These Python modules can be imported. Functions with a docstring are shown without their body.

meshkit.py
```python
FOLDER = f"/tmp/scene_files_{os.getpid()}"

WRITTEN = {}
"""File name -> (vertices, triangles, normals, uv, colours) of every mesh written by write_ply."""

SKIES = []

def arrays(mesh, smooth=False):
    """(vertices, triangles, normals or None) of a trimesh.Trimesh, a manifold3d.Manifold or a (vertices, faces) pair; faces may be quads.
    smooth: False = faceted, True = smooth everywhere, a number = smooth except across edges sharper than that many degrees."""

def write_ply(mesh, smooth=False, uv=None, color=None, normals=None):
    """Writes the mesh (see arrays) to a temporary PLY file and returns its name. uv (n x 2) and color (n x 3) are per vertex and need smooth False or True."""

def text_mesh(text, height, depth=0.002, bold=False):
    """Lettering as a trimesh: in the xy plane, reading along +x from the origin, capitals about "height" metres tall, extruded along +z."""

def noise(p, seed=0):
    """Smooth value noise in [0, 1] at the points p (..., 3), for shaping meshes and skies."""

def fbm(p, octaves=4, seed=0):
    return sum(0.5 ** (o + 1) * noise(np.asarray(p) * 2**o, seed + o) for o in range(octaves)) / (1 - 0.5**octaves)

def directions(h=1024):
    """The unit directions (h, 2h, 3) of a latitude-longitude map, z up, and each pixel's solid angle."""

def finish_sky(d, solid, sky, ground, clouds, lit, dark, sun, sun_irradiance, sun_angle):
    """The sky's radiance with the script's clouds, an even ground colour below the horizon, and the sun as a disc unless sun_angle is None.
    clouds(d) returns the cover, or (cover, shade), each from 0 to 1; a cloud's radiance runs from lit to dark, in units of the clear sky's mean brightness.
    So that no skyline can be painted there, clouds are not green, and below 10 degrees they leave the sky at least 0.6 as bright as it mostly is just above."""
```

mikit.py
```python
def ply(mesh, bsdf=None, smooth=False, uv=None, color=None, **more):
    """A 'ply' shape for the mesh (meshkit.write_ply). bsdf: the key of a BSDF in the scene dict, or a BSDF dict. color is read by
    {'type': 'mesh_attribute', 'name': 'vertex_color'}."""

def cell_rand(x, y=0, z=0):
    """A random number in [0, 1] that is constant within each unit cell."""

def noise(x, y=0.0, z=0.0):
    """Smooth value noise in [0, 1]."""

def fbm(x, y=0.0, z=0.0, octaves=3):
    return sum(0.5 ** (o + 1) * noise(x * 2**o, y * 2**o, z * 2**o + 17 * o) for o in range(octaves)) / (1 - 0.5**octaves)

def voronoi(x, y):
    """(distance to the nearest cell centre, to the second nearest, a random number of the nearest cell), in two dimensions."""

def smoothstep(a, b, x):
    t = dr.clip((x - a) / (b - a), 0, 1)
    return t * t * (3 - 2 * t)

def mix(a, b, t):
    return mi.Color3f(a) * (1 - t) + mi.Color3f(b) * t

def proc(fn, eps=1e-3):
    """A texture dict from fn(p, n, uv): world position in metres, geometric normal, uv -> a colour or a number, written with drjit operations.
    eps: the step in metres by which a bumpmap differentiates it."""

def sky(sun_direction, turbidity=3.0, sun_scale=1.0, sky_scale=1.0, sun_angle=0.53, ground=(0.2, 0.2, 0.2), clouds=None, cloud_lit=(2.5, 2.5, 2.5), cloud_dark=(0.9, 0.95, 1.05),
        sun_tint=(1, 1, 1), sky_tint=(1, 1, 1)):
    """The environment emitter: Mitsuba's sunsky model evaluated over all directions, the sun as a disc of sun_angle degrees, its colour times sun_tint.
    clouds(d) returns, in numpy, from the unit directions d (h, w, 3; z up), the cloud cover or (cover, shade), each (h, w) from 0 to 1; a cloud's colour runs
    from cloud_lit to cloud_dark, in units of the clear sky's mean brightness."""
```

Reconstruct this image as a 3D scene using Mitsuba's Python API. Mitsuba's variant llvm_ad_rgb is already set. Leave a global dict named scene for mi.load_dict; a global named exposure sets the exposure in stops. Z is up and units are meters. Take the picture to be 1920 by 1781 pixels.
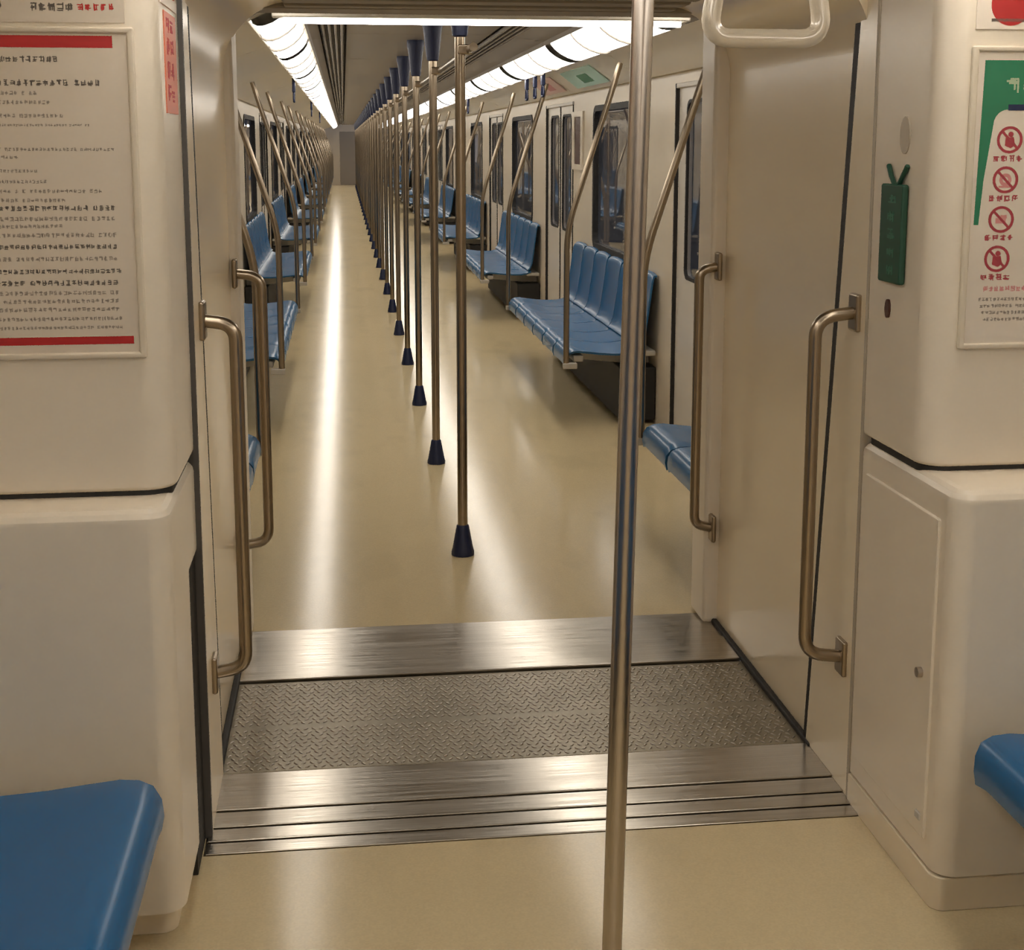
import math
import numpy as np
import trimesh
import mitsuba as mi
import drjit as dr
import manifold3d as m3
import mikit
import shapely
from shapely.geometry import Polygon, box as sbox
from shapely import affinity

T = mi.ScalarTransform4f
scene, labels = {}, {}

# ---------------------------------------------------------------- camera, light, exposure
YAW, PITCH, CAM_H = math.radians(6.9705), math.radians(9.1208), 1.6
_f = [math.sin(YAW) * math.cos(PITCH), math.cos(YAW) * math.cos(PITCH), -math.sin(PITCH)]
scene['camera'] = {
    'type': 'perspective', 'fov': math.degrees(2 * math.atan(960 / 2560)), 'fov_axis': 'x',
    'to_world': T().look_at(origin=[0, 0, CAM_H], target=[_f[0], _f[1], CAM_H + _f[2]], up=[0, 0, 1]),
    'principal_point_offset_x': 0.0, 'principal_point_offset_y': (890.5 - 676) / 1781,
    'near_clip': 0.05, 'far_clip': 200.0,
}
exposure = 0.12
LAMP = [6.7, 6.25, 5.65]        # fluorescent ceiling panels of the near carriage
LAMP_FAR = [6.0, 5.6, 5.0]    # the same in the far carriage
scene['tunnel_glow'] = {'type': 'constant', 'radiance': {'type': 'rgb', 'value': [0.26, 0.28, 0.36]}}

# ---------------------------------------------------------------- materials
def pr(rgb, rough=0.4, metallic=0.0, spec=0.5, clear=0.0, clear_gloss=0.9, **kw):
    bc = rgb if isinstance(rgb, dict) else {'type': 'rgb', 'value': list(rgb)}
    return {'type': 'twosided', 'bsdf': {'type': 'principled', 'base_color': bc, 'roughness': rough, 'metallic': metallic,
            'specular': spec, 'clearcoat': clear, 'clearcoat_gloss': clear_gloss, **kw}}

def floor_fn(p, n, uv):
    a = mikit.fbm(p.x * 2.1, p.y * 1.3, 3.0, octaves=4)
    b = mikit.noise(p.x * 260, p.y * 260, 1.0)
    s = mikit.smoothstep(0.55, 0.8, mikit.fbm(p.x * 7, p.y * 3.0, 9.0, octaves=3))
    return mikit.mix((0.56, 0.455, 0.275), (0.515, 0.42, 0.25), a) * (0.96 + 0.08 * b) * (1 - 0.05 * s)

def steel_fn(p, n, uv):
    b = mikit.noise(p.x * 3.0, p.y * 420, 1.0)
    c = mikit.fbm(p.x * 9, p.y * 9, 4.0)
    return mikit.mix((0.36, 0.325, 0.275), (0.50, 0.46, 0.40), 0.6 * b + 0.4 * c)

def tread_fn(p, n, uv):
    c = mikit.fbm(p.x * 12, p.y * 12, 4.0)
    return mikit.mix((0.17, 0.145, 0.10), (0.28, 0.24, 0.175), c)

def steel_rough(p, n, uv):
    return 0.17 + 0.12 * mikit.noise(p.x * 6, p.y * 300, 2.0)

CREAM = (0.665, 0.59, 0.475)
M = {
    'cream': pr(CREAM, 0.32, spec=0.45),
    'cream_gloss': pr((0.66, 0.56, 0.40), 0.18, spec=0.5, clear=1.0, clear_gloss=0.98),
    'cream_post': pr((0.66, 0.57, 0.42), 0.25, spec=0.5),
    'cove_cream': pr((0.80, 0.73, 0.60), 0.35, spec=0.45),
    'wall': pr((0.56, 0.49, 0.385), 0.35),
    'door_metal': pr((0.52, 0.48, 0.42), 0.35, spec=0.5),
    'ceiling': pr((0.27, 0.235, 0.195), 0.45),
    'ceiling_dark': pr((0.05, 0.042, 0.035), 0.6),
    'gangway_ceiling': pr((0.24, 0.205, 0.16), 0.5),
    'floor': pr(mikit.proc(floor_fn), 0.165, spec=0.27),
    'steel': pr((0.46, 0.41, 0.36), 0.28, metallic=1.0),
    'rail_steel': pr((0.36, 0.295, 0.22), 0.27, metallic=1.0),
    'bright_steel': pr((0.85, 0.82, 0.76), 0.28, metallic=1.0),
    'plate_steel': pr(mikit.proc(steel_fn), mikit.proc(steel_rough), metallic=1.0),
    'tread': pr(mikit.proc(tread_fn), 0.38, metallic=0.6),
    'seat': pr((0.012, 0.092, 0.215), 0.27, spec=0.4, clear=0.15, clear_gloss=0.85),
    'navy': pr((0.007, 0.013, 0.05), 0.45),
    'rubber': pr((0.012, 0.011, 0.010), 0.6),
    'frame_grey': pr((0.42, 0.39, 0.34), 0.4),
    'dark_grey': pr((0.05, 0.045, 0.04), 0.5),
    'lamp_frame': pr((0.62, 0.58, 0.50), 0.4),
    'diffuser': pr((0.8, 0.8, 0.78), 0.5),
    'paper': pr((0.56, 0.49, 0.40), 0.4),
    'paper_frame': pr((0.58, 0.51, 0.40), 0.3),
    'red_ink': pr((0.33, 0.014, 0.014), 0.5),
    'pink_ink': pr((0.50, 0.20, 0.19), 0.5),
    'wine_ink': pr((0.28, 0.035, 0.045), 0.5),
    'black_ink': pr((0.075, 0.06, 0.048), 0.6),
    'grey_ink': pr((0.20, 0.165, 0.13), 0.6),
    'orange_film': pr((0.50, 0.115, 0.05), 0.4),
    'green_print': pr((0.018, 0.145, 0.070), 0.4),
    'pale_green': pr((0.30, 0.37, 0.24), 0.5),
    'green_cloth': pr((0.004, 0.043, 0.022), 0.55),
    'green_cloth_light': pr((0.012, 0.090, 0.050), 0.55),
    'white_print': pr((0.62, 0.55, 0.46), 0.4),
    'screen_green': pr((0.42, 0.62, 0.52), 0.4),
    'screen_pink': pr((0.62, 0.42, 0.36), 0.4),
    'brown_print': pr((0.055, 0.018, 0.010), 0.4),
    'grip': pr((0.66, 0.58, 0.45), 0.15, spec=0.8, clear=1.0, clear_gloss=0.97),
    'tunnel': pr((0.10, 0.11, 0.13), 0.8),
    'speaker_grey': pr((0.36, 0.31, 0.24), 0.6),
    'pane': {'type': 'thindielectric', 'int_ior': 1.52},
}
for _k, _v in M.items():
    scene['mat_' + _k] = _v

# ---------------------------------------------------------------- mesh helpers
C = 0.43                         # centre line of the train

def cat(ms):
    return trimesh.util.concatenate([m for m in ms if m is not None])

def bx(x0, x1, y0, y1, z0, z1):
    m = trimesh.creation.box(extents=[abs(x1 - x0), abs(y1 - y0), abs(z1 - z0)])
    m.apply_translation([(x0 + x1) / 2, (y0 + y1) / 2, (z0 + z1) / 2])
    return m

def man2tri(m):
    q = m.to_mesh()
    return trimesh.Trimesh(np.array(q.vert_properties[:, :3], float), np.array(q.tri_verts), process=False)

def rbx(x0, x1, y0, y1, z0, z1, r=0.006, seg=12):
    x0, x1 = sorted((x0, x1)); y0, y1 = sorted((y0, y1)); z0, z1 = sorted((z0, z1))
    r = min(r, (x1 - x0) / 2.01, (y1 - y0) / 2.01, (z1 - z0) / 2.01)
    s = m3.Manifold.sphere(r, seg)
    return man2tri(m3.Manifold.batch_hull([s.translate((x, y, z)) for x in (x0 + r, x1 - r) for y in (y0 + r, y1 - r) for z in (z0 + r, z1 - r)]))

def prism(poly, axis, a0, a1):
    """extrude a polygon: axis 'z' poly=(x,y); axis 'y' poly=(x,z); axis 'x' poly=(y,z)"""
    polys = list(getattr(poly, 'geoms', [poly]))
    out = []
    for g in polys:
        m = trimesh.creation.extrude_polygon(g, a1 - a0, engine='earcut')
        v = m.vertices.copy(); v[:, 2] += a0
        if axis == 'z':
            out.append(trimesh.Trimesh(v, m.faces, process=False))
        elif axis == 'y':
            out.append(trimesh.Trimesh(v[:, [0, 2, 1]], m.faces[:, ::-1], process=False))
        else:
            out.append(trimesh.Trimesh(v[:, [2, 0, 1]], m.faces, process=False))
    return cat(out)

def fillet(pts, rad, n=6):
    pts = [np.asarray(p, float) for p in pts]
    out = [pts[0]]
    for i in range(1, len(pts) - 1):
        a, b, c = pts[i - 1], pts[i], pts[i + 1]
        u = (a - b); lu = np.linalg.norm(u); u /= lu
        w = (c - b); lw = np.linalg.norm(w); w /= lw
        d = min(rad, lu * 0.49, lw * 0.49)
        p0, p2 = b + u * d, b + w * d
        for t in np.linspace(0, 1, n + 1):
            out.append((1 - t) ** 2 * p0 + 2 * t * (1 - t) * b + t * t * p2)
    out.append(pts[-1])
    return np.array(out)

def tube(pts, r, rad=0.0, sides=14, n=6):
    p = fillet(pts, rad, n) if rad > 0 else np.asarray(pts, float)
    keep = [0] + [i for i in range(1, len(p)) if np.linalg.norm(p[i] - p[i - 1]) > 1e-6]
    p = p[keep]
    t = np.gradient(p, axis=0); t /= np.linalg.norm(t, axis=1, keepdims=True)
    a = np.cross(t[0], [0.31, 0.2, 0.93]); a /= np.linalg.norm(a)
    rr = np.broadcast_to(r, (len(p),))
    ang = np.arange(sides) * 2 * np.pi / sides
    V = []
    for i in range(len(p)):
        a = a - t[i] * (a @ t[i]); a /= np.linalg.norm(a)
        b = np.cross(t[i], a)
        V.append(p[i] + rr[i] * (np.cos(ang)[:, None] * a + np.sin(ang)[:, None] * b))
    V = np.vstack(V + [p[:1], p[-1:]])
    F = []
    for i in range(len(p) - 1):
        for j in range(sides):
            k = (j + 1) % sides
            F += [[i * sides + j, i * sides + k, (i + 1) * sides + k], [i * sides + j, (i + 1) * sides + k, (i + 1) * sides + j]]
    n0 = len(p) * sides
    for j in range(sides):
        k = (j + 1) % sides
        F += [[n0, k, j], [n0 + 1, (len(p) - 1) * sides + j, (len(p) - 1) * sides + k]]
    return trimesh.Trimesh(V, np.array(F), process=False)

def lathe(profile, x, y, z0=0.0, sections=20):
    m = trimesh.creation.revolve(np.asarray(profile, float), sections=sections)
    m.apply_translation([x, y, z0])
    return m

def mir(m, s):
    """mirror a right-hand mesh to the left about the centre line"""
    if s > 0:
        return m
    v = np.array(m.vertices); v[:, 0] = 2 * C - v[:, 0]
    return trimesh.Trimesh(v, np.array(m.faces)[:, ::-1], process=False)

def shell(grid, th):
    """closed thin shell from a (n,m,3) grid; th thickness along -normal"""
    n, m = grid.shape[:2]
    du = np.gradient(grid, axis=0); dv = np.gradient(grid, axis=1)
    nn = np.cross(du, dv); nn /= np.linalg.norm(nn, axis=2, keepdims=True) + 1e-12
    top = grid.reshape(-1, 3); bot = (grid - nn * th).reshape(-1, 3)
    V = np.vstack([top, bot]); F = []; o = n * m
    for i in range(n - 1):
        for j in range(m - 1):
            a, b, c, d = i * m + j, (i + 1) * m + j, (i + 1) * m + j + 1, i * m + j + 1
            F += [[a, b, c], [a, c, d], [o + a, o + c, o + b], [o + a, o + d, o + c]]
    edge = [i * m for i in range(n)] + [(n - 1) * m + j for j in range(1, m)] + [i * m + m - 1 for i in range(n - 2, -1, -1)] + [j for j in range(m - 2, 0, -1)]
    for k in range(len(edge)):
        a, b = edge[k], edge[(k + 1) % len(edge)]
        F += [[a, o + a, o + b], [a, o + b, b]]
    return trimesh.Trimesh(V, np.array(F), process=False)

def rrect(x0, x1, y0, y1, r):
    return sbox(x0 + r, y0 + r, x1 - r, y1 - r).buffer(r, quad_segs=5)

_used = {}
def key_for(name):
    if name not in scene and name not in _used:
        _used[name] = 0
        return name
    i = _used.get(name, 0) + 1
    while f'{name}_{i:03d}' in scene or f'{name}_{i:03d}' in _used:
        i += 1
    _used[name] = i
    k = f'{name}_{i:03d}'
    _used[k] = 0
    return k

def P(mesh, mat, smooth=False, **kw):
    return mikit.ply(mesh, 'mat_' + mat, smooth=smooth, **kw)

def thing(name, label=None, category=None, group=None, kind=None):
    k = key_for(name)
    d = {}
    if label: d['label'] = label
    if category: d['category'] = category
    if group: d['group'] = group
    if kind: d['kind'] = kind
    labels[k] = d
    return k

def part(parent, name, ply, label=None, kind=None, to=None):
    k = key_for(parent + '__' + name)
    scene[k] = ply if to is None else {**ply, 'to_world': to}
    if label or kind:
        labels[k] = {**({'label': label} if label else {}), **({'kind': kind} if kind else {})}
    return k

def solo(name, ply, label, category, group=None, to=None):
    k = thing(name, label, category, group)
    scene[k] = ply if to is None else {**ply, 'to_world': to}
    return k

def struct(name, ply, label=None):
    k = thing(name, label, None, None, 'structure')
    if ply is not None:
        scene[k] = ply
    return k

ORD = ['first', 'second', 'third', 'fourth', 'fifth', 'sixth', 'seventh', 'eighth', 'ninth', 'tenth', 'eleventh', 'twelfth', 'thirteenth', 'fourteenth',
       'fifteenth', 'sixteenth', 'seventeenth', 'eighteenth', 'nineteenth', 'twentieth', 'twenty-first', 'twenty-second', 'twenty-third', 'twenty-fourth',
       'twenty-fifth', 'twenty-sixth', 'twenty-seventh', 'twenty-eighth', 'twenty-ninth', 'thirtieth', 'thirty-first', 'thirty-second', 'thirty-third', 'thirty-fourth']
SIDE = {1: 'right', -1: 'left'}
rng = np.random.default_rng(7)

def tr(x=0, y=0, z=0):
    return T().translate([x, y, z])

# ---------------------------------------------------------------- dimensions
HW = 1.32                        # half width of the saloon
PORT = 0.772                     # half width of the gangway opening
Y_SILL0, Y_SILL1 = 2.94, 4.38
NEAR0, NEAR1 = -4.2, 3.08
FAR0, FAR1 = 4.30, 51.2
Z_C, Z_W = 2.20, 1.97
PITCH_D = 4.68
XR, XL = C + HW, C - HW

# ---------------------------------------------------------------- floor
struct('floor', P(prism(sbox(XL - .1, NEAR0, XR + .1, 3.11).difference(sbox(C - PORT - .004, Y_SILL0, C + PORT + .004, 4)), 'z', -.06, 0.0), 'floor'), 'beige vinyl floor of the near carriage')
struct('floor_far', P(prism(sbox(XL - .1, 4.28, XR + .1, FAR1).difference(sbox(C - PORT - .004, 4, C + PORT + .004, Y_SILL1)), 'z', -.06, 0.0), 'floor'), 'long beige vinyl floor of the far carriage')
fg = struct('floor_gangway', None, 'gangway floor of steel sills and tread plates')
gx0, gx1 = C - PORT - 0.004, C + PORT + 0.004
part(fg, 'sub_floor', P(bx(gx0, gx1, Y_SILL0, Y_SILL1, -0.06, -0.012), 'dark_grey'))
for (a, b, z) in [(2.943, 2.992, .003), (2.996, 3.052, .006), (3.056, 3.128, .009), (3.132, 3.322, .013)]:
    part(fg, 'sill_plate', P(rbx(gx0 + .004, gx1 - .004, a, b, -0.012, z, .0025), 'plate_steel', 30), 'brushed steel sill plate')
for (a, b, z) in [(3.334, 3.612, .008), (3.616, 3.93, .004)]:
    tp = part(fg, 'tread_plate', P(rbx(gx0 + .004, gx1 - .004, a, b, -0.012, z, .002), 'tread', 30), 'studded tread plate')
    bumps = []
    ico = trimesh.creation.icosphere(1, 1.0)
    vv, ff = np.array(ico.vertices), np.array(ico.faces)
    V, F, o = [], [], 0
    ny = int((b - a - .02) / .021)
    for j in range(ny):
        for i in range(int((gx1 - gx0 - .03) / .0205)):
            px, py = gx0 + .02 + i * .0205 + (j % 2) * .0102, a + .016 + j * .021
            ang = .7 if (i + j) % 2 else -.7
            q = vv * [.0036, .0088, .0026]
            q = np.stack([q[:, 0] * math.cos(ang) - q[:, 1] * math.sin(ang), q[:, 0] * math.sin(ang) + q[:, 1] * math.cos(ang), q[:, 2]], 1)
            V.append(q + [px, py, z]); F.append(ff + o); o += len(vv)
    part(tp, 'tread_studs', P(trimesh.Trimesh(np.vstack(V), np.vstack(F), process=False), 'plate_steel', True), kind='stuff')
for (a, b, z) in [(3.94, 4.128, .012), (4.132, 4.30, .008), (4.304, 4.377, .004)]:
    part(fg, 'sill_plate', P(rbx(gx0 + .004, gx1 - .004, a, b, -0.012, z, .0025), 'plate_steel', 30), 'brushed steel sill plate')

# ---------------------------------------------------------------- gangway walls and ceiling
def gangway_profile():
    inner = [(C + PORT + .012, .0)]
    r = .21
    zc, xc = 2.015 - r, C + PORT + .012 - r
    for t in np.linspace(0, math.pi / 2, 13):
        inner.append((xc + r * math.cos(t), zc + r * math.sin(t)))
    outer = [(x + .05 if i <= 6 else x, z if i <= 6 else z) for i, (x, z) in enumerate(inner)]
    return inner, r

inner, gr = gangway_profile()
for s in (1, -1):
    out = [(x + .03, z) for (x, z) in inner[:8]] + [(inner[-1][0] + .05, 2.04), (inner[-1][0], 2.04)]
    poly = Polygon(inner + [(inner[-1][0], 2.045), (inner[0][0] + .03, 2.045), (inner[0][0] + .03, 0)])
    k = struct('wall_gangway_' + SIDE[s], P(mir(prism(poly, 'y', 3.10, 4.31), s), 'cream_gloss', 25),
               f'glossy cream side panel of the gangway on the {SIDE[s]}')
    part(k, 'kick_gasket', P(mir(rbx(C + PORT - .006, C + PORT + .014, 3.30, 4.28, 0.002, .020, .006), s), 'rubber', 30), 'black rubber strip at the foot')
k = struct('ceiling_gangway', P(bx(inner[-1][0] * -1 + 2 * C - .01, inner[-1][0] + .01, 3.08, 4.31, 2.015, 2.05), 'gangway_ceiling'), 'dark gangway ceiling with bellows ribs')
for y in np.arange(3.2, 4.25, .17):
    part(k, 'bellows_rib', P(rbx(C - .60, C + .60, y, y + .10, 1.998, 2.02, .009), 'gangway_ceiling', 30))

# portals: end walls of both carriages
def end_wall(y0, y1):
    poly = sbox(XL - .1, 0, XR + .1, 2.3).difference(Polygon([(C - PORT - .01, -.1), (C + PORT + .01, -.1), (C + PORT + .01, 2.02), (C - PORT - .01, 2.02)]))
    return prism(poly, 'y', y0, y1)
struct('wall_near_end', P(end_wall(3.035, 3.10), 'cream_post'), 'end wall of the near carriage around the gangway opening')
struct('wall_far_end', P(end_wall(4.31, 4.42), 'cream_post'), 'end wall of the far carriage around the gangway opening')
k = struct('trim_1', P(rbx(C - PORT + .02, C + PORT - .02, 4.28, 4.44, 1.995, 2.05, .008), 'gangway_ceiling', 30), 'dark lintel over the far side of the gangway')
n = 2
for s in (1, -1):
    xp = C + PORT - (.001 if s > 0 else .009)      # face of the post
    # slanted near posts
    poly = Polygon([(3.034, 0.0), (3.335, 0.0), (3.125, 1.99), (3.034, 1.99)])
    k = struct(f'trim_{n}', P(mir(prism(poly, 'x', xp, C + PORT + .04), s), 'cream_post'), f'slanting cream post beside the near cabinet on the {SIDE[s]}')
    g = Polygon([(3.334, 0.0), (3.358, 0.0), (3.162, 1.99), (3.124, 1.99)])
    part(k, 'gasket', P(mir(bx(xp - .001, C + PORT + .03, 3.0195, 3.033, .002, 1.99), s), 'speaker_grey' if s > 0 else 'dark_grey'), 'joint strip')
    part(k, 'gasket', P(mir(prism(g, 'x', xp + .001, C + PORT + .03), s), 'rubber'), 'dark rubber gasket')
    n += 1
    # far jambs
    x0 = C + .735 if s > 0 else C + .755
    k = struct(f'trim_{n}', P(mir(rbx(x0, C + .83, 4.27, 4.44, 0.002, 1.994, .018), s), 'cream', 40), f'cream jamb at the far end of the gangway on the {SIDE[s]}')
    n += 1

# ---------------------------------------------------------------- carriage shells
def wall_poly(y0, y1, wins, doors):
    p = sbox(y0, 0, y1, Z_W + .05)
    for c in wins:
        p = p.difference(rrect(c - .75, c + .75, .88, 1.82, .08))
    for c in doors:
        p = p.difference(sbox(c - .70, -.1, c + .70, 1.89))
    return p

far_doors = [6.46 + PITCH_D * i for i in range(10)]
far_wins = [8.80 + PITCH_D * i for i in range(9)]
near_doors = [-1.28]
near_wins = [1.08]

win_id, door_id = [1], [1]
frame_mesh = prism(rrect(-.775, .775, .855, 1.845, .095).difference(rrect(-.735, .735, .895, 1.805, .07)), 'x', XR - .008, XR + .03)
pane_mesh = trimesh.Trimesh([[XR + .02, -.74, .89], [XR + .02, .74, .89], [XR + .02, .74, 1.81], [XR + .02, -.74, 1.81]], [[0, 2, 1], [0, 3, 2]], process=False)
leaf_poly = lambda y0, y1, w0, w1: sbox(y0, .02, y1, 1.88).difference(rrect(w0, w1, .90, 1.80, .05))
XD = XR + .014
leaf_a = prism(leaf_poly(-.695, -.012, -.51, -.10), 'x', XD, XD + .03)
leaf_b = prism(leaf_poly(.012, .695, .10, .51), 'x', XD, XD + .03)
gask = lambda w0, w1: prism(rrect(w0 - .012, w1 + .012, .888, 1.812, .06).difference(rrect(w0 + .006, w1 - .006, .906, 1.794, .045)), 'x', XD - .004, XD + .01)
pq = lambda w0, w1: trimesh.Trimesh([[XD + .015, w0, .9], [XD + .015, w1, .9], [XD + .015, w1, 1.8], [XD + .015, w0, 1.8]], [[0, 2, 1], [0, 3, 2]], process=False)
seal = bx(XD - .006, XD + .03, -.012, .012, .02, 1.88)
jambs = [bx(XR - .006, XD + .03, -.706, -.692, .0, 1.90), bx(XR - .006, XD + .03, .692, .706, .0, 1.90)]
header = rbx(XR - .004, XR + .05, -.73, .73, 1.875, 1.90, .004)
plates = {}
for s in (1, -1):
    plates[s] = dict(frame=P(mir(frame_mesh, s), 'rubber'), pane=P(mir(pane_mesh, s), 'pane'),
                     la=P(mir(leaf_a, s), 'door_metal'), lb=P(mir(leaf_b, s), 'door_metal'),
                     ga=P(mir(gask(-.51, -.10), s), 'rubber'), gb=P(mir(gask(.10, .51), s), 'rubber'),
                     pa=P(mir(pq(-.51, -.10), s), 'pane'), pb=P(mir(pq(.10, .51), s), 'pane'),
                     seal=P(mir(seal, s), 'rubber'), j0=P(mir(jambs[0], s), 'rubber'), j1=P(mir(jambs[1], s), 'rubber'), head=P(mir(header, s), 'frame_grey', 30))

def add_window(s, y):
    k = struct(f'window_{win_id[0]}', None); win_id[0] += 1
    part(k, 'frame', plates[s]['frame'], to=tr(0, y)); part(k, 'pane', plates[s]['pane'], to=tr(0, y))

def add_door(s, y):
    k = struct(f'door_{door_id[0]}', None); door_id[0] += 1
    p = plates[s]
    for l, g, pa in (('la', 'ga', 'pa'), ('lb', 'gb', 'pb')):
        lk = part(k, 'leaf', p[l], to=tr(0, y))
        part(lk, 'gasket', p[g], to=tr(0, y)); part(lk, 'pane', p[pa], to=tr(0, y))
    part(k, 'seal', p['seal'], to=tr(0, y)); part(k, 'jamb', p['j0'], to=tr(0, y)); part(k, 'jamb', p['j1'], to=tr(0, y)); part(k, 'header', p['head'], to=tr(0, y))

for s in (1, -1):
    struct('wall_' + SIDE[s], P(mir(prism(wall_poly(NEAR0, NEAR1 - .05, near_wins, near_doors), 'x', XR, XR + .03), s), 'wall'), f'cream side wall of the near carriage on the {SIDE[s]}')
    struct('wall_far_' + SIDE[s], P(mir(prism(wall_poly(4.42, FAR1, far_wins, far_doors), 'x', XR, XR + .03), s), 'wall'), f'cream side wall of the far carriage on the {SIDE[s]}')
    for y in near_wins + far_wins: add_window(s, y)
    for y in near_doors + far_doors: add_door(s, y)
    struct('wall_tunnel_' + SIDE[s], P(mir(bx(XR + .9, XR + .95, NEAR0, FAR1, -.3, 2.6), s), 'tunnel'), f'dark tunnel wall beyond the {SIDE[s]} windows')

struct('wall_back', P(bx(XL - .1, XR + .1, NEAR0 - .05, NEAR0, 0, 2.3), 'wall'), 'back wall behind the camera')
k = struct('wall_distant_end', P(bx(XL - .1, XR + .1, FAR1, FAR1 + .05, 0, 2.3), 'wall'), 'end wall far down the train')
part(k, 'opening', P(rbx(C - .55, C + .55, FAR1 - .02, FAR1, .02, 1.95, .008), 'ceiling', 30), 'dark doorway')

# ceiling: centre panels, vents, coves, lamps
LAMP_X, ZL = {1: (.71, .94), -1: (.60, .79)}, 2.10

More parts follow.
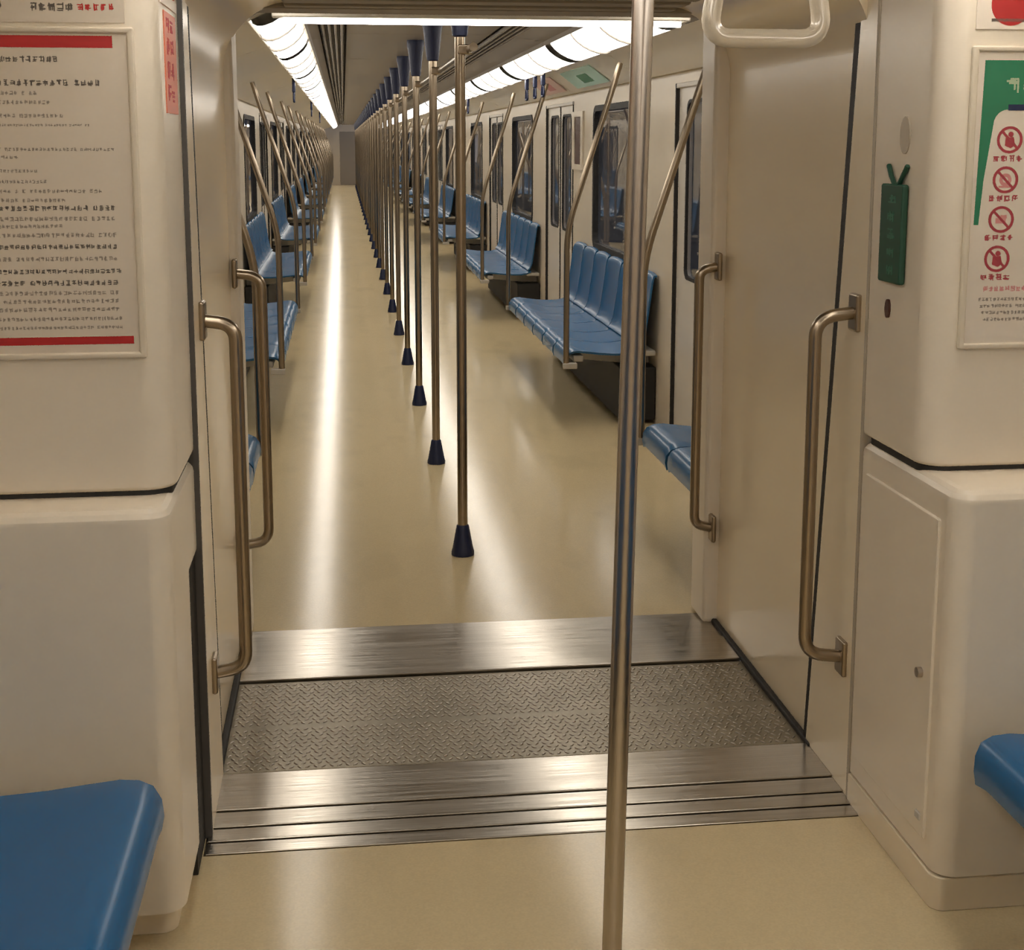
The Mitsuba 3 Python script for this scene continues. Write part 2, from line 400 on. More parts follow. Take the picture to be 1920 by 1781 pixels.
def tilt(m, s):
    """lamps lean towards the aisle: the inner edge sits higher than the outer one"""
    v = np.array(m.vertices)
    i_, o_ = LAMP_X[s]
    v[:, 2] += .055 - .095 * (v[:, 0] - C - i_) / (o_ - i_)
    return trimesh.Trimesh(v, m.faces, process=False)
def seg_meshes(L, s, lamp, bulge=.052):
    g = .004
    a, b = g, L - g
    LIN, LOUT = LAMP_X[s]
    d = {}
    d['centre_panel'] = P(rbx(C - .40, C + .40, a, b, Z_C - .012, Z_C + .02, .006), 'ceiling', 30)
    vent = [bx(C + .41, C + .54, a, b, Z_C + .0, Z_C + .02)]
    d['vent'] = P(mir(cat(vent), s), 'ceiling_dark')
    slat = []
    for i in range(4):
        slat.append(rbx(C + .418 + i * .032, C + .432 + i * .032, a, b, Z_C - .03, Z_C - .004, .004, 8))
    d['slats'] = [P(mir(m, s), 'ceiling', 30) for m in slat]
    drop = Polygon([(C + .545, Z_C + .02), (C + .545, Z_C - .02), (C + LIN - .012, ZL + .052), (C + LIN - .004, ZL + .03), (C + LIN - .004, Z_C + .02)])
    d['drop_panel'] = P(mir(prism(drop, 'y', a, b), s), 'ceiling')
    cove = Polygon([(C + LOUT + .006, ZL + .034), (C + LOUT + .012, ZL + .022), (C + LOUT + .15, ZL - .022), (C + HW - .085, Z_W + .004), (C + HW - .04, Z_W - .018), (C + HW - .002, Z_W - .012), (C + HW + .03, Z_W + .05), (C + LOUT + .006, Z_C + .02)])
    d['cove_panel'] = P(mir(prism(cove, 'y', a, b), s), 'cove_cream', 20)
    fr = prism(sbox(C + LIN, a, C + LOUT, b).difference(sbox(C + LIN + .010, a + .095, C + LOUT - .010, b - .095)), 'z', ZL + .001, ZL + .05)
    d['frame'] = P(mir(tilt(fr, s), s), 'lamp_frame')
    th = np.linspace(0, math.pi, 9)
    px = C + (LIN + LOUT) / 2 - np.cos(th) * ((LOUT - LIN) / 2 - .012)
    pz = ZL + .004 - bulge * np.sin(th)
    dv, dfc = [], []
    for yy in (a + .096, b - .096):
        dv += [[x_, yy, z_] for x_, z_ in zip(px, pz)]
    for i in range(8):
        dfc += [[i, 9 + i, i + 1], [i + 1, 9 + i, 10 + i]]
    df = trimesh.Trimesh(dv, dfc, process=False)
    if df.face_normals[3][2] > 0:
        df = trimesh.Trimesh(dv, np.array(dfc)[:, ::-1], process=False)
    df = mir(tilt(df, s), s)
    d['diffuser'] = mikit.ply(df, 'mat_diffuser', emitter={'type': 'area', 'radiance': {'type': 'rgb', 'value': lamp}})
    d['back'] = P(mir(tilt(bx(C + LIN, C + LOUT, a, b, ZL + .05, ZL + .06), s), s), 'lamp_frame')
    ribs = []
    nn = 3
    for i in range(1, nn):
        yy = a + .096 + (b - a - .192) * i / nn
        ribs.append(tube(np.column_stack([px, np.full(9, yy), pz - .001]), .008, sides=6))
    d['ribs'] = [P(mir(tilt(m, s), s), 'frame_grey') for m in ribs]
    return d
SEG = 2.34
sm_near = {s: seg_meshes(SEG, s, LAMP, .08) for s in (1, -1)}
sm_far = {s: seg_meshes(SEG, s, LAMP_FAR) for s in (1, -1)}

def carriage_ceiling(name, ys, where):
    sm = sm_far if where == 'far' else sm_near
    c = struct(name, None, f'brown grey ceiling of the {where} carriage')
    y0, y1 = ys[0], ys[-1] + SEG
    part(c, 'roof_skin', P(bx(XL - .12, XR + .12, y0 - .05, y1 + .05, Z_C + .09, Z_C + .13), 'ceiling_dark'))
    for i, y in enumerate(ys):
        part(c, 'centre_panel', sm[1]['centre_panel'], to=tr(0, y))
        for s in (1, -1):
            d = sm[s]
            v = part(c, 'vent', d['vent'], to=tr(0, y))
            for sl in d['slats']:
                part(v, 'slat', sl, to=tr(0, y))
            part(c, 'drop_panel', d['drop_panel'], to=tr(0, y))
            part(c, 'cove_panel', d['cove_panel'], to=tr(0, y))
            if where == 'far':
                lab = f'{ORD[i]} white luminous ceiling panel along the {SIDE[s]} side beyond the gangway'
            else:
                lab = f'{ORD[i]} white luminous ceiling panel on the {SIDE[s]} of the near carriage, from the back'
            k = thing('ceiling_light', lab, 'light', f'{SIDE[s]} row of ceiling lights')
            part(k, 'frame', d['frame'], to=tr(0, y)); part(k, 'diffuser', d['diffuser'], to=tr(0, y)); part(k, 'housing', d['back'], to=tr(0, y))
            for r_ in d['ribs']:
                part(k, 'rib', r_, to=tr(0, y))
far_ys = [7.80 + SEG * k for k in range(-1, 18)]
carriage_ceiling('ceiling', [2.98 - SEG * k for k in (3, 2, 1)], 'near')
carriage_ceiling('ceiling_far', far_ys, 'far')
esm = {s: seg_meshes(1.02, s, LAMP_FAR) for s in (1, -1)}
elm = {s: seg_meshes(0.60, s, LAMP_FAR) for s in (1, -1)}
part('ceiling_far', 'centre_panel', esm[1]['centre_panel'], to=tr(0, 4.43))
for s in (1, -1):
    d = esm[s]
    v = part('ceiling_far', 'vent', d['vent'], to=tr(0, 4.43))
    for sl in d['slats']:
        part(v, 'slat', sl, to=tr(0, 4.43))
    part('ceiling_far', 'drop_panel', d['drop_panel'], to=tr(0, 4.43))
    part('ceiling_far', 'cove_panel', d['cove_panel'], to=tr(0, 4.43))
    k = thing('ceiling_light', f'added short luminous ceiling panel hidden directly beyond the gangway on the {SIDE[s]}', 'light')  # short panels added behind the lintel to light the gangway sides
    for nm, pn in (('frame', 'frame'), ('diffuser', 'diffuser'), ('housing', 'back')):
        part(k, nm, elm[s][pn], to=tr(0, 4.43))
    part('ceiling_far', 'blank_panel', P(mir(tilt(bx(C + LAMP_X[s][0], C + LAMP_X[s][1], 5.034, 5.446, ZL + .002, ZL + .03), s), s), 'ceiling'))
for yc, lab in ((5.0, 'slim bright light strip running crosswise under the ceiling just beyond the gangway'), (2.60, 'added unseen crosswise light strip that brightens the cabinet sides before the gangway')):  # near strip is added out of view to brighten the cabinet sides
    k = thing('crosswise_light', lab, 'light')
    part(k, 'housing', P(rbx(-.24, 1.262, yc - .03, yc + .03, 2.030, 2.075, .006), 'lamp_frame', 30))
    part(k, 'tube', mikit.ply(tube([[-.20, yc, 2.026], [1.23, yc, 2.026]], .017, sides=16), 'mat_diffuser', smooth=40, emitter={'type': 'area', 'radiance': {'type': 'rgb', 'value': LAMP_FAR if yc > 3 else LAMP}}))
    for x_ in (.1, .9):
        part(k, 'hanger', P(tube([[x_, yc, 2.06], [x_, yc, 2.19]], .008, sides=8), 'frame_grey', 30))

# ---------------------------------------------------------------- cabinets on both sides of the opening
def plan_corner(x0, x1, y0, y1, r):
    """plan polygon, rounded only at the (x0,y0) corner"""
    pts = [(x1, y0)]
    for t in np.linspace(-math.pi / 2, -math.pi, 17):
        pts.append((x0 + r + r * math.cos(t), y0 + r + r * math.sin(t)))
    pts += [(x0, y1), (x1, y1)]
    return Polygon(pts)

def bevel_block(poly, z0, z1, top=0.0, bot=0.0, steps=4):
    """prism with rounded top / bottom edges (inset polygons stacked, hull pairwise)"""
    levels = []
    if bot > 0:
        for t in np.linspace(0, math.pi / 2, steps + 1):
            levels.append((bot * (1 - math.sin(t)), z0 + bot * (1 - math.cos(t))))
    else:
        levels.append((0, z0))
    if top > 0:
        for t in np.linspace(0, math.pi / 2, steps + 1):
            levels.append((top * (1 - math.cos(t)), z1 - top * (1 - math.sin(t))))
    else:
        levels.append((0, z1))
    pts = []
    for ins, z in levels:
        q = poly.buffer(-ins, join_style=2) if ins > 1e-6 else poly
        pts.append(np.column_stack([np.array(q.exterior.coords), np.full(len(q.exterior.coords), z)]))
    return man2tri(m3.Manifold.hull_points(np.vstack(pts)))

XC = C + PORT                       # side face of the cabinets
cab = {}
for s in (1, -1):
    yf_low = 2.52 if s > 0 else 2.58
    yf_up = 2.685
    k = thing('end_cabinet', 'tall cream cabinet beside the gangway ' + ('with a green pouch on its side' if s > 0 else 'with a red-barred notice on its front'), 'cabinet')
    cab[s] = k
    part(k, 'upper_housing', P(mir(bevel_block(plan_corner(XC, XR - .004, yf_up, 3.018, .06), .918, 1.945, bot=.012), s), 'cream', 20))
    yb = 3.018 if s > 0 else 2.86
    lower = bevel_block(plan_corner(XC + .001, XR - .004, yf_low, 3.018, .045), .078 if s > 0 else .70, .908, top=.03)
    part(k, 'lower_housing', P(mir(lower, s), 'cream', 20))
    if s < 0:
        part(k, 'lower_housing', P(mir(bevel_block(plan_corner(XC + .001, XR - .004, yf_low, yb, .045), .078, .702), s), 'cream', 20))
        part(k, 'recess', P(mir(bx(XC + .006, XR - .2, yb, 3.018, .001, .70), s), 'rubber'), 'black block standing in for the shade in the recess behind the lower housing')  # solid black fill put in as the darkness of the open slot
    part(k, 'shadow_gap', P(mir(prism(plan_corner(XC + .012, XR - .01, yf_up + .012, 3.0, .05), 'z', .900, .925), s), 'rubber'), 'dark joint')
    part(k, 'plinth', P(mir(bevel_block(plan_corner(XC - .004 + (0 if s > 0 else .03), XR - .004, yf_low + (.004 if s > 0 else .06), yb, .03), 0.001, .074, top=.004), s), 'cream_post', 20))
    if s > 0:
        dr_ = part(k, 'access_door', P(rbx(XC - .005, XC + .01, 2.585, 2.985, .13, .835, .004), 'cream', 30))
        m = trimesh.creation.cylinder(.011, .012, sections=18)
        m.apply_transform(trimesh.transformations.rotation_matrix(math.pi / 2, [0, 1, 0])); m.apply_translation([XC - .010, 2.632, .488])
        part(dr_, 'lock', P(m, 'steel', 30), 'small chrome lock')
        part(dr_, 'latch', P(rbx(XC - .009, XC - .002, 2.60, 2.625, .165, .182, .003), 'frame_grey', 30), 'small latch')
        m = trimesh.creation.cylinder(.011, .008, sections=18); m.apply_scale([1.9, 1, 1])
        m.apply_transform(trimesh.transformations.rotation_matrix(math.pi / 2, [0, 1, 0])); m.apply_translation([XC - .002, 2.902, 1.232])
        part(k, 'keyhole', P(m, 'brown_print', 30), 'dark red keyhole cover')
        m = trimesh.creation.cylinder(.026, .004, sections=24); m.apply_scale([1.55, 1, 1])
        m.apply_transform(trimesh.transformations.rotation_matrix(math.pi / 2, [0, 1, 0])); m.apply_translation([XC - .001, 2.85, 1.613])
        part(k, 'oval_plate', P(m, 'speaker_grey', 30), 'small grey oval plate')

# ---------------------------------------------------------------- printing helpers (flat print = thin raised strips)
def glyph_row(x0, x1, z, h, y, w=None, seed=0, dens=4, face=-1, axis='y', th=.0005):
    """illegible small print: one row of character-like strokes on a plane; axis y: plane y=const (x,z); axis x: plane x=const (y,z)"""
    r = np.random.default_rng(seed)
    w = w or h
    ms, x = [], x0
    while x + w * .9 <= x1:
        for _ in range(dens):
            if r.random() < .55:
                zz = z + (r.random() - .5) * h * .8; a = x + r.random() * w * .25; b = x + w * (.55 + r.random() * .3)
                rect = (a, b, zz - h * .065, zz + h * .065)
            else:
                xx = x + w * (.1 + .7 * r.random()); a = z - h * (.2 + .3 * r.random()); b = z + h * (.2 + .3 * r.random())
                rect = (xx - w * .06, xx + w * .06, a, b)
            ms.append(rect)
        x += w * (1.0 if r.random() > .07 else 1.7)
    return ms

def strips(rects, plane, axis='y', th=.0006):
    out = []
    for a, b, c, d in rects:
        if axis == 'y':
            out.append(bx(a, b, plane - th, plane, c, d))
        else:
            out.append(bx(plane - th, plane, a, b, c, d) if th > 0 else bx(plane, plane - th, a, b, c, d))
    return cat(out)

YP = 2.685                           # front plane of the upper housings
# left notice poster
k = thing('notice_poster', 'framed notice poster with red bars and lines of small print on the left cabinet', 'poster')
part(k, 'frame', P(cat([rbx(-.398, -.384, YP - .010, YP + .001, 1.186, 1.81, .004), rbx(-.74, -.384, YP - .010, YP + .001, 1.186, 1.198, .004), rbx(-.74, -.384, YP - .010, YP + .001, 1.798, 1.81, .004), rbx(-.74, -.728, YP - .010, YP + .001, 1.186, 1.81, .004)]), 'paper_frame', 30), 'cream plastic frame')
part(k, 'paper', P(bx(-.732, -.394, YP - .004, YP - .001, 1.19, 1.806), 'paper'))
PY = YP - .004
part(k, 'red_bar', P(strips([(-.70, -.424, 1.772, 1.794)], PY), 'red_ink'), 'dark red bar')
part(k, 'red_bar', P(strips([(-.70, -.408, 1.214, 1.229)], PY), 'red_ink'), 'dark red bar')
rows_bold = [(1.751, -.60, -.52, .012), (1.708, -.655, -.442, .012), (1.475, -.66, -.428, .011), (1.402, -.65, -.425, .010), (1.355, -.665, -.425, .010), (1.333, -.64, -.43, .011)]
rows = [(1.689, -.66, -.56, .008), (1.672, -.66, -.54, .008), (1.647, -.66, -.515, .008), (1.630, -.66, -.47, .005), (1.585, -.66, -.428, .007), (1.571, -.66, -.60, .008), (1.545, -.66, -.57, .007), (1.525, -.65, -.55, .007), (1.507, -.66, -.45, .008),
        (1.490, -.65, -.52, .008), (1.455, -.66, -.425, .009), (1.441, -.66, -.53, .008), (1.424, -.64, -.425, .009), (1.379, -.65, -.425, .009), (1.314, -.65, -.43, .009), (1.298, -.66, -.425, .009), (1.282, -.65, -.425, .009), (1.264, -.66, -.42, .008), (1.247, -.64, -.425, .007)]
R = []
for i, (z, a, b, h) in enumerate(rows_bold): R += glyph_row(a - .03, b, z, h, PY, seed=100 + i, dens=6)
part(k, 'small_print', P(strips(R, PY), 'black_ink'), 'rows of bold dark print', 'stuff')
R = []
for i, (z, a, b, h) in enumerate(rows): R += glyph_row(a - .03, b, z, h, PY, seed=200 + i, dens=5)
part(k, 'small_print', P(strips(R, PY), 'grey_ink'), 'rows of fine grey print', 'stuff')
# header label above the poster
k = thing('header_sign', 'small header strip with dark and red lettering above the framed notice poster', 'sign')
part(k, 'plate', P(bx(-.73, -.40, YP - .002, YP, 1.818, 1.90), 'paper'))
part(k, 'lettering', P(strips(glyph_row(-.57, -.49, 1.846, .016, YP, seed=5, dens=7) + glyph_row(-.635, -.60, 1.852, .022, YP, seed=6, dens=7), YP - .002), 'black_ink'), 'dark lettering', 'stuff')
part(k, 'lettering', P(strips(glyph_row(-.485, -.41, 1.846, .014, YP, seed=7, dens=7), YP - .002), 'red_ink'), 'red lettering', 'stuff')

# orange labels on the left cabinet's side
XS = C - PORT
k = thing('warning_label', 'orange vertical warning label near the top of the left cabinet side', 'label')
part(k, 'film', P(bx(XS, XS + .002, 2.78, 2.965, 1.655, 1.852), 'orange_film'))
R = []
for i in range(4):
    R += glyph_row(2.805, 2.94, 1.83 - i * .045, .036, 0, w=.06, seed=40 + i, dens=7)
part(k, 'lettering', P(strips(R, XS + .002, 'x', -.0006), 'red_ink'), 'darker red characters', 'stuff')
k = thing('warning_label', 'second orange label above the painted glint on the left cabinet side', 'label')
part(k, 'film', P(bx(XS, XS + .002, 2.78, 2.965, 1.886, 1.99), 'orange_film'))
part(k, 'painted_glint_band', P(bx(XS, XS + .003, 2.74, 2.99, 1.862, 1.882), 'white_print'), 'pale strip painted as a light reflection')  # lamp reflection on the cabinet side, put in as a pale strip

# right prohibition poster
k = thing('prohibition_poster', 'framed poster with green header and red prohibition pictograms on the right cabinet', 'poster')
part(k, 'frame', P(cat([rbx(1.262, 1.276, YP - .010, YP + .001, 1.172, 1.79, .004), rbx(1.262, 1.66, YP - .010, YP + .001, 1.172, 1.184, .004), rbx(1.262, 1.66, YP - .010, YP + .001, 1.778, 1.79, .004), rbx(1.648, 1.66, YP - .010, YP + .001, 1.172, 1.79, .004)]), 'paper_frame', 30), 'cream plastic frame')
part(k, 'paper', P(bx(1.272, 1.652, YP - .004, YP - .001, 1.178, 1.786), 'white_print'))
green = Polygon([(1.291, 1.762), (1.64, 1.762), (1.64, 1.664)] + [(1.345 - .03 * math.sin(t), 1.634 + .03 * math.cos(t)) for t in np.linspace(0, math.pi / 2, 7)] + [(1.300, 1.52), (1.294, 1.43), (1.284, 1.43)])
part(k, 'green_header', P(prism(green, 'y', PY - .0006, PY), 'green_print'), 'green header with curved corner')
part(k, 'dark_band', P(strips([(1.345, 1.64, 1.662, 1.674)], PY - .0006), 'navy'), 'dark band')
part(k, 'pale_lettering', P(strips(glyph_row(1.338, 1.60, 1.712, .032, 0, seed=61, dens=6), PY - .0006), 'pale_green'), 'pale lettering in the header', 'stuff')
for ci, dx in enumerate((0, .10, .20)):
    for i in range(4):
        cx, cz = 1.352 + dx - i * .0045, 1.603 - i * .081
        r = .0275
        ring = shapely.Point(cx, cz).buffer(r, quad_segs=8).difference(shapely.Point(cx, cz).buffer(r * .80, quad_segs=8))
        bar = affinity.rotate(sbox(cx - r * .9, cz - r * .09, cx + r * .9, cz + r * .09), -45)
        part(k, 'pictogram', P(prism(ring.union(bar), 'y', PY - .0012, PY), 'wine_ink'), 'red ring with slash')
        fig = shapely.Point(cx + .002, cz + .011).buffer(.0055).union(Polygon([(cx - .009, cz + .004), (cx + .008, cz + .006), (cx + .012, cz - .010), (cx + .003, cz - .017), (cx - .010, cz - .012)]))
        if i == 1: fig = shapely.Point(cx, cz).buffer(.013).difference(shapely.Point(cx, cz).buffer(.006)).union(sbox(cx - .014, cz - .016, cx + .014, cz - .012))
        if i == 2: fig = sbox(cx - .012, cz - .008, cx + .010, cz + .003).union(sbox(cx - .002, cz + .002, cx + .012, cz + .009))
        part(k, 'figure', P(prism(fig, 'y', PY - .0007, PY), 'pink_ink' if i in (1, 2) else 'wine_ink'))
        part(k, 'caption', P(strips(glyph_row(cx - .034, cx + .034, cz - .0375, .014, 0, w=.0165, seed=70 + i + 10 * ci, dens=8), PY), 'wine_ink'), 'red caption', 'stuff')
part(k, 'caption', P(strips(glyph_row(1.312, 1.60, 1.298, .012, 0, seed=91, dens=7), PY), 'pink_ink'), 'pink caption line', 'stuff')
R = []
for i, z in enumerate((1.276, 1.262, 1.248, 1.234)):
    R += glyph_row(1.303 + .004 * i, 1.63, z, .008, 0, seed=95 + i, dens=6)
part(k, 'small_print', P(strips(R, PY), 'grey_ink'), 'fine grey print', 'stuff')
k = thing('notice_plate', 'small pale plate with red emblem and dark line above the prohibition poster', 'sign')
part(k, 'plate', P(rbx(1.268, 1.66, YP - .003, YP + .001, 1.822, 1.96, .0015), 'white_print', 30))
part(k, 'red_emblem', P(prism(shapely.Point(1.34, 1.872).buffer(.042), 'y', YP - .0036, YP - .003), 'red_ink'), 'red emblem')
part(k, 'dark_line', P(strips([(1.30, 1.64, 1.838, 1.844)], YP - .003), 'black_ink'), 'dark line')

# green pouch hanging on the right cabinet's side
k = thing('hanging_pouch', 'dark green fabric pouch hanging by two straps on the right cabinet side', 'pouch')
pouch = rbx(XC - .016, XC - .001, 2.818, 2.938, 1.292, 1.508, .005)
part(k, 'bag', P(pouch, 'green_cloth', 30))
for y0, y1 in ((2.862, 2.822), (2.882, 2.925)):
    part(k, 'strap', P(tube([[XC - .007, y0, 1.505], [XC - .007, (y0 + y1) / 2, 1.525], [XC - .005, y1, 1.548]], .0055, sides=8), 'green_cloth', 40))
R = []
for i in range(5):
    R += glyph_row(2.85, 2.91, 1.478 - i * .039, .026, 0, w=.05, seed=20 + i, dens=7)
part(k, 'lettering', P(strips(R, XC - .016, 'x', .0006), 'green_cloth_light'), 'faint lighter green characters', 'stuff')

# ---------------------------------------------------------------- D-shaped handrails
def handrail(label, s, y, zt, zb, so, wall_d, ly=0.0):
    k = thing('handrail', label, 'handrail', 'curved handrails of the gangway')
    xw, xo = C + wall_d, C + wall_d - so
    m = tube([[xw, y + ly, zt], [xo, y, zt - .012], [xo, y, zb + .012], [xw, y + ly, zb]], .0155, .085, 16, 8)
    part(k, 'tube', P(mir(m, s), 'rail_steel', 40))
    for z in (zt, zb):
        part(k, 'flange', P(mir(rbx(xw - .012, xw + .003, y + ly - .028, y + ly + .028, z - .045, z + .045, .006), s), 'rail_steel', 30))
handrail('curved steel handrail on the right of the gangway beside the green pouch', 1, 3.09, 1.20, .345, .10, PORT - .001)
handrail('curved steel handrail on the far right jamb of the gangway', 1, 4.255, 1.205, .34, .065, .760)
handrail('curved steel handrail on the left of the gangway, the nearer one', -1, 3.17, 1.195, .345, .078, PORT - .010)
handrail('curved steel handrail on the left of the gangway, the farther one', -1, 4.255, 1.20, .335, .085, .772)

# ---------------------------------------------------------------- benches
SW = .4455                        # seat pitch
def seat_pan_mesh():
    prof = [(-.004, .355), (-.010, .385), (-.006, .415), (.010, .436), (.035, .447), (.07, .450), (.13, .444), (.20, .436), (.28, .431), (.35, .432), (.40, .440), (.435, .458)]
    prof = np.array(prof)
    N = 13
    g = np.zeros((len(prof), N, 3))
    r = .035
    for i, (sx, z) in enumerate(prof):
        q = min(r, (.008, .007, .010, .022)[i] if i < 4 else sx + .010)
        hw = SW / 2 - .004 - r + math.sqrt(max(r * r - (r - q) ** 2, 0)) if sx < r else SW / 2 - .004
        for j, u in enumerate(np.linspace(-1, 1, N)):
            dip = .012 * (1 - u ** 4) * min(1, max(0, (sx - .05) / .1)) * (1 if sx < .38 else .4)
            edge = -.010 * max(0, (abs(u) - .8) / .2) ** 2
            g[i, j] = (1.22 + sx, u * hw, z - dip + edge)
    return shell(g[::-1], .012) if False else shell(g, .012)
def seat_back_mesh():
    prof = np.array([(.405, .455), (.425, .475), (.440, .52), (.452, .60), (.463, .68), (.473, .76), (.481, .82), (.490, .853), (.502, .868), (.516, .866)])
    N = 13
    g = np.zeros((len(prof), N, 3))
    for i, (sx, z) in enumerate(prof):
        top = max(0, (z - .80) / .068)
        hw = (SW / 2 - .006) * (1 - .10 * top ** 2)
        for j, u in enumerate(np.linspace(-1, 1, N)):
            dip = .014 * (1 - u ** 4) * (1 if .5 < z < .82 else .3)
            g[i, j] = (1.22 + sx + dip, u * hw, z - .012 * abs(u) ** 3 * top)
    return shell(g, .010)
pan, back = seat_pan_mesh(), seat_back_mesh()
pan_p = {s: P(mir(pan, s), 'seat', 50) for s in (1, -1)}
back_p = {s: P(mir(back, s), 'seat', 50) for s in (1, -1)}
brk = prism(Polygon([(1.27, .40), (1.74, .40), (1.74, .24), (1.68, .24), (1.60, .33), (1.27, .365)]), 'y', -.02, .02)
brk_p = {s: P(mir(brk, s), 'frame_grey') for s in (1, -1)}
def bench(s, y0, nseat, label, group, SW=SW):
    k = thing('seat_bench', label, 'bench', group)
    for i in range(nseat):
        part(k, 'seat', pan_p[s], to=tr(0, y0 + SW * (i + .5)) @ T().scale([1, SW / .4455, 1]))
    for i in range(nseat):
        part(k, 'backrest', back_p[s], to=tr(0, y0 + SW * (i + .5)) @ T().scale([1, SW / .4455, 1]))
    L = SW * nseat
    part(k, 'frame_beam', P(mir(rbx(1.262, 1.32, y0 + .02, y0 + L - .02, .375, .412, .008), s), 'frame_grey', 30), 'grey support beam')
    part(k, 'frame_beam', P(mir(rbx(1.62, 1.735, y0 + .02, y0 + L - .02, .40, .43, .008), s), 'frame_grey', 30), 'grey support beam')
    for yy in ([y0 + .25, y0 + L / 2, y0 + L - .25] if nseat > 3 else [y0 + .2, y0 + L - .2]):
        part(k, 'bracket', brk_p[s], to=tr(0, yy))
    part(k, 'underseat_shade_box', P(mir(rbx(1.54, XR - .002, y0 + .06, y0 + L - .06, .02, .33, .01), s), 'rubber', 30), 'black box standing in for the shadow under the seats')  # black box put in as the dark shadow beneath the seats
    return k
def stanchion(s, y, label, zb=1.12):
    k = thing('bench_stanchion', label, 'grab pole', f'bent grab poles at the {SIDE[s]} bench ends')
    m = tube([[1.214, y, .35], [1.214, y, zb], [1.468, y, 1.91], [1.50, y, 2.02]], .0165, .12, 12, 5)
    part(k, 'pole', P(mir(m, s), 'rail_steel', 40))
    part(k, 'clamp', P(mir(rbx(1.196, 1.275, y - .019, y + .019, .345, .378, .006), s), 'frame_grey', 30))
for s in (1, -1):
    yb0 = 2.425 if s > 0 else 2.435
    bench(s, yb0 - 4 * .62, 4, f'blue moulded plastic bench against the near {SIDE[s]} cabinet, cut off by the picture edge', 'blue benches of the near carriage', .62)
    bench(s, 5.46 - 2 * SW, 2, f'short two-seat blue bench just beyond the gangway on the {SIDE[s]}', 'blue benches of the far carriage')
    stanchion(s, 5.487, f'bent steel grab pole at the far end of the short {SIDE[s]} bench beyond the gangway')
    for i in range(9):
        y0 = 7.46 + PITCH_D * i
        bench(s, y0, 6, f'long blue plastic bench on the {SIDE[s]} wall, {ORD[i]} long one beyond the gangway', 'blue benches of the far carriage')
        stanchion(s, y0 - .024, f'bent steel grab pole at the near end of the {ORD[i]} long {SIDE[s]} bench')
        stanchion(s, y0 + 6 * SW + .024, f'bent steel grab pole at the far end of the {ORD[i]} long {SIDE[s]} bench')

# ---------------------------------------------------------------- centre poles, rails and straps
XP = .436
pole_m = P(tube([[0, 0, .10], [0, 0, 1.1], [0, 0, 2.10]], .0195, sides=18), 'rail_steel', 40)
foot_m = P(lathe([(0, .0), (.044, 0), (.045, .012), (.040, .030), (.030, .085), (.024, .118), (.0195, .122), (0, .122)], 0, 0, 0, 22), 'navy', 40)
top_m = P(lathe([(0, Z_C - .012), (.050, Z_C - .012), (.052, 2.16), (.044, 2.12), (.034, 2.03), (.028, 1.985), (.0195, 1.98), (0, 1.98)][::-1], 0, 0, 0, 22), 'navy', 40)
for i in range(29):
    y = 5.155 + 1.552 * i
    k = thing('centre_pole', f'upright steel grab pole with navy foot in the centre row, {ORD[i]} beyond the gangway', 'grab pole', 'centre row of grab poles')
    part(k, 'tube', pole_m, to=tr(XP, y)); part(k, 'foot_cap', foot_m, 'navy blue foot cap', to=tr(XP, y)); part(k, 'top_cap', top_m, 'navy blue top cap', to=tr(XP, y))
k = thing('centre_rail', 'long horizontal steel rail linking the tops of the centre poles beyond the gangway', 'rail')
part(k, 'tube', P(tube([[XP + .036, 5.0, 1.935], [XP + .036, 25, 1.935], [XP + .036, 49.2, 1.935]], .016, sides=12), 'rail_steel', 40))
for i in range(29):
    y = 5.155 + 1.552 * i
    part(k, 'clamp', P(rbx(XP - .01, XP + .05, -.022, .022, 1.917, 1.953, .006), 'rail_steel', 30) if i == 0 else scene['centre_rail__clamp'] , to=tr(0, y))

# the near pole, leaning slightly
k = thing('leaning_pole', 'thick bright steel grab pole in the foreground standing on the near floor', 'grab pole')
part(k, 'tube', P(tube([[.497, 2.44, .0], [.515, 2.44, 1.0], [.539, 2.44, 2.19]], .0195, sides=24), 'steel', 40))

# near rail with one hanging grip
k = thing('overhead_rail', 'overhead steel rail above the hanging grip in the near carriage', 'rail')
part(k, 'tube', P(tube([[.466, -2.0, 1.99], [.466, 2.42, 1.99]], .016, sides=14), 'steel', 40))
for y in (-1.9, .4, 2.3):
    part(k, 'hanger', P(tube([[.466, y, 1.99], [.466, y, 2.19]], .012, sides=12), 'steel', 40))
k = thing('hanging_grip', 'large pale glossy loop grip hanging from the ceiling before the right gangway panel', 'grip')
gy, gxc = 1.50, .4655
loop = [[gxc, gy, 1.865], [gxc - .045, gy, 1.845], [gxc - .066, gy, 1.712], [gxc + .066, gy, 1.712], [gxc + .045, gy, 1.845], [gxc, gy, 1.865]]
part(k, 'loop', P(tube(loop, .0105, .028, 16, 7), 'grip', 40))
part(k, 'belt', P(cat([rbx(gxc - .014, gxc + .014, gy - .004, gy + .004, 1.86, 2.0, .002)]), 'navy', 30), 'dark belt')

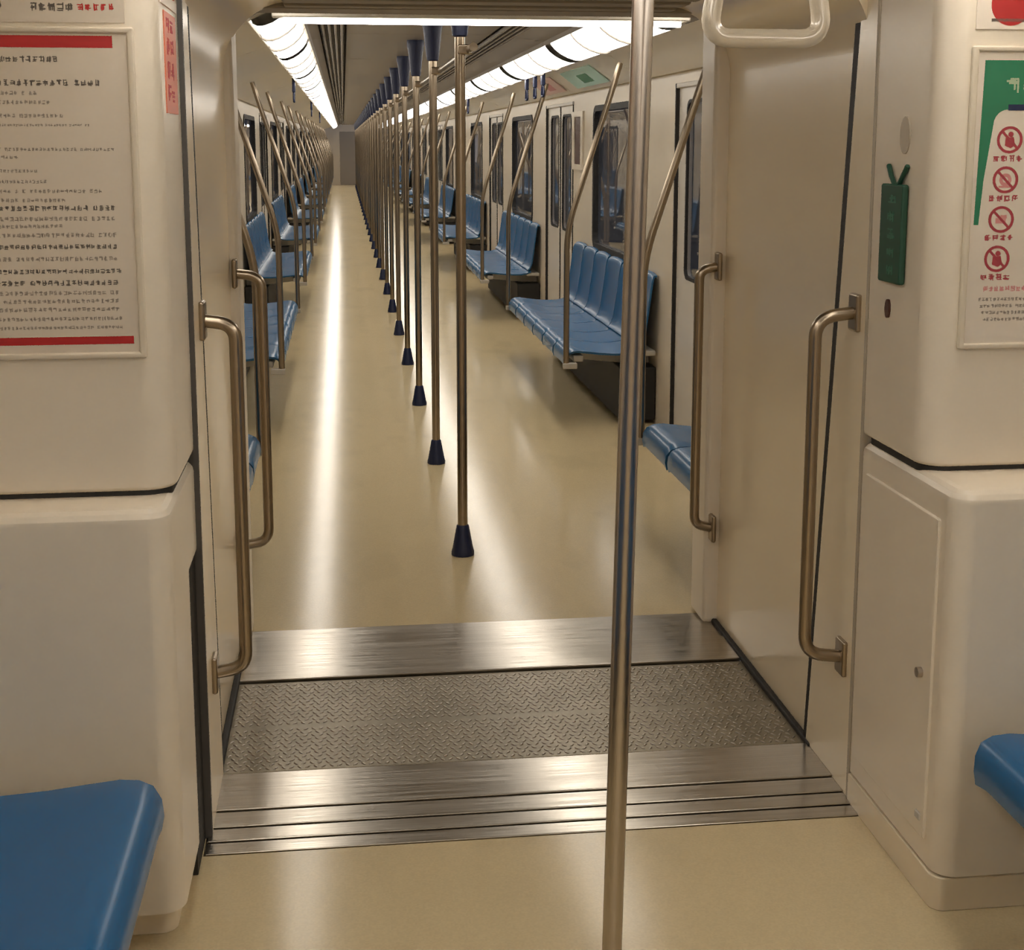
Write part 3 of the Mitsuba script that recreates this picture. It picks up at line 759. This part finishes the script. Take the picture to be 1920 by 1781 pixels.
# a few navy straps hanging along the outer edge of the lamps
for s, ys in ((-1, (11.2, 17.4, 23.6)), (1, (9.6, 10.0, 10.45, 15.4, 21.6))):
    xo = C + LAMP_X[s][1] + .02
    belt_m = mir(rbx(xo - .012, xo + .012, -.035, .035, 1.985, 2.10, .004, 8), s)
    ring_m = mir(tube([[xo, 0, 1.99], [xo, .03, 1.98], [xo, .05, 1.91], [xo, -.05, 1.91], [xo, -.03, 1.98], [xo, 0, 1.99]], .008, .02, 8, 4), s)
    bp, rp = P(belt_m, 'navy', 30), P(ring_m, 'navy', 40)
    for j, y in enumerate(ys):
        k = thing('hanging_strap', f'navy strap loop hanging under the {SIDE[s]} ceiling lights, {ORD[j]} one beyond the gangway', 'strap', f'straps under the {SIDE[s]} ceiling lights')
        part(k, 'belt', bp, to=tr(0, y)); part(k, 'loop', rp, to=tr(0, y))

# ---------------------------------------------------------------- adverts and small signs in the far carriage
def cove_card(s, y0, y1, mat, label, accent=None):
    LOUT = LAMP_X[s][1]
    a = np.array([C + LOUT + .16, ZL - .026]); b = np.array([C + HW - .09, Z_W + .004])
    u = (b - a) / np.linalg.norm(b - a); nrm = np.array([u[1], -u[0]])
    nrm = nrm if nrm[1] < 0 else -nrm
    a, b = a + nrm * .003, b + nrm * .003
    p = Polygon([a, b, b + nrm * .006, a + nrm * .006])
    k = thing('advert_card', label, 'advert', 'advert cards on the sloping cove')
    part(k, 'card', P(mir(prism(p, 'y', y0, y1), s), mat))
    if accent:
        q0, q1 = a + u * .05 + nrm * .0062, a + u * .13 + nrm * .0062
        part(k, 'print', P(mir(prism(Polygon([q0, q1, q1 + nrm * .0006, q0 + nrm * .0006]), 'y', y0 + .3 * (y1 - y0), y0 + .62 * (y1 - y0)), s), accent))
cove_card(1, 8.55, 9.7, 'screen_green', 'pale green advert card on the right cove below the ceiling light', 'green_print')
cove_card(1, 10.2, 11.2, 'screen_pink', 'pinkish advert card on the right cove beyond the green one', 'pink_ink')
k = thing('wall_poster', 'narrow brown poster in a cream frame on the right pillar between window and door', 'poster')
part(k, 'frame', P(prism(sbox(9.97, 1.39, 10.42, 1.82).difference(sbox(10.06, 1.43, 10.33, 1.78)), 'x', XR - .014, XR - .001), 'cream'), 'cream frame')
part(k, 'print', P(bx(XR - .008, XR - .002, 10.05, 10.34, 1.42, 1.79), 'brown_print'))
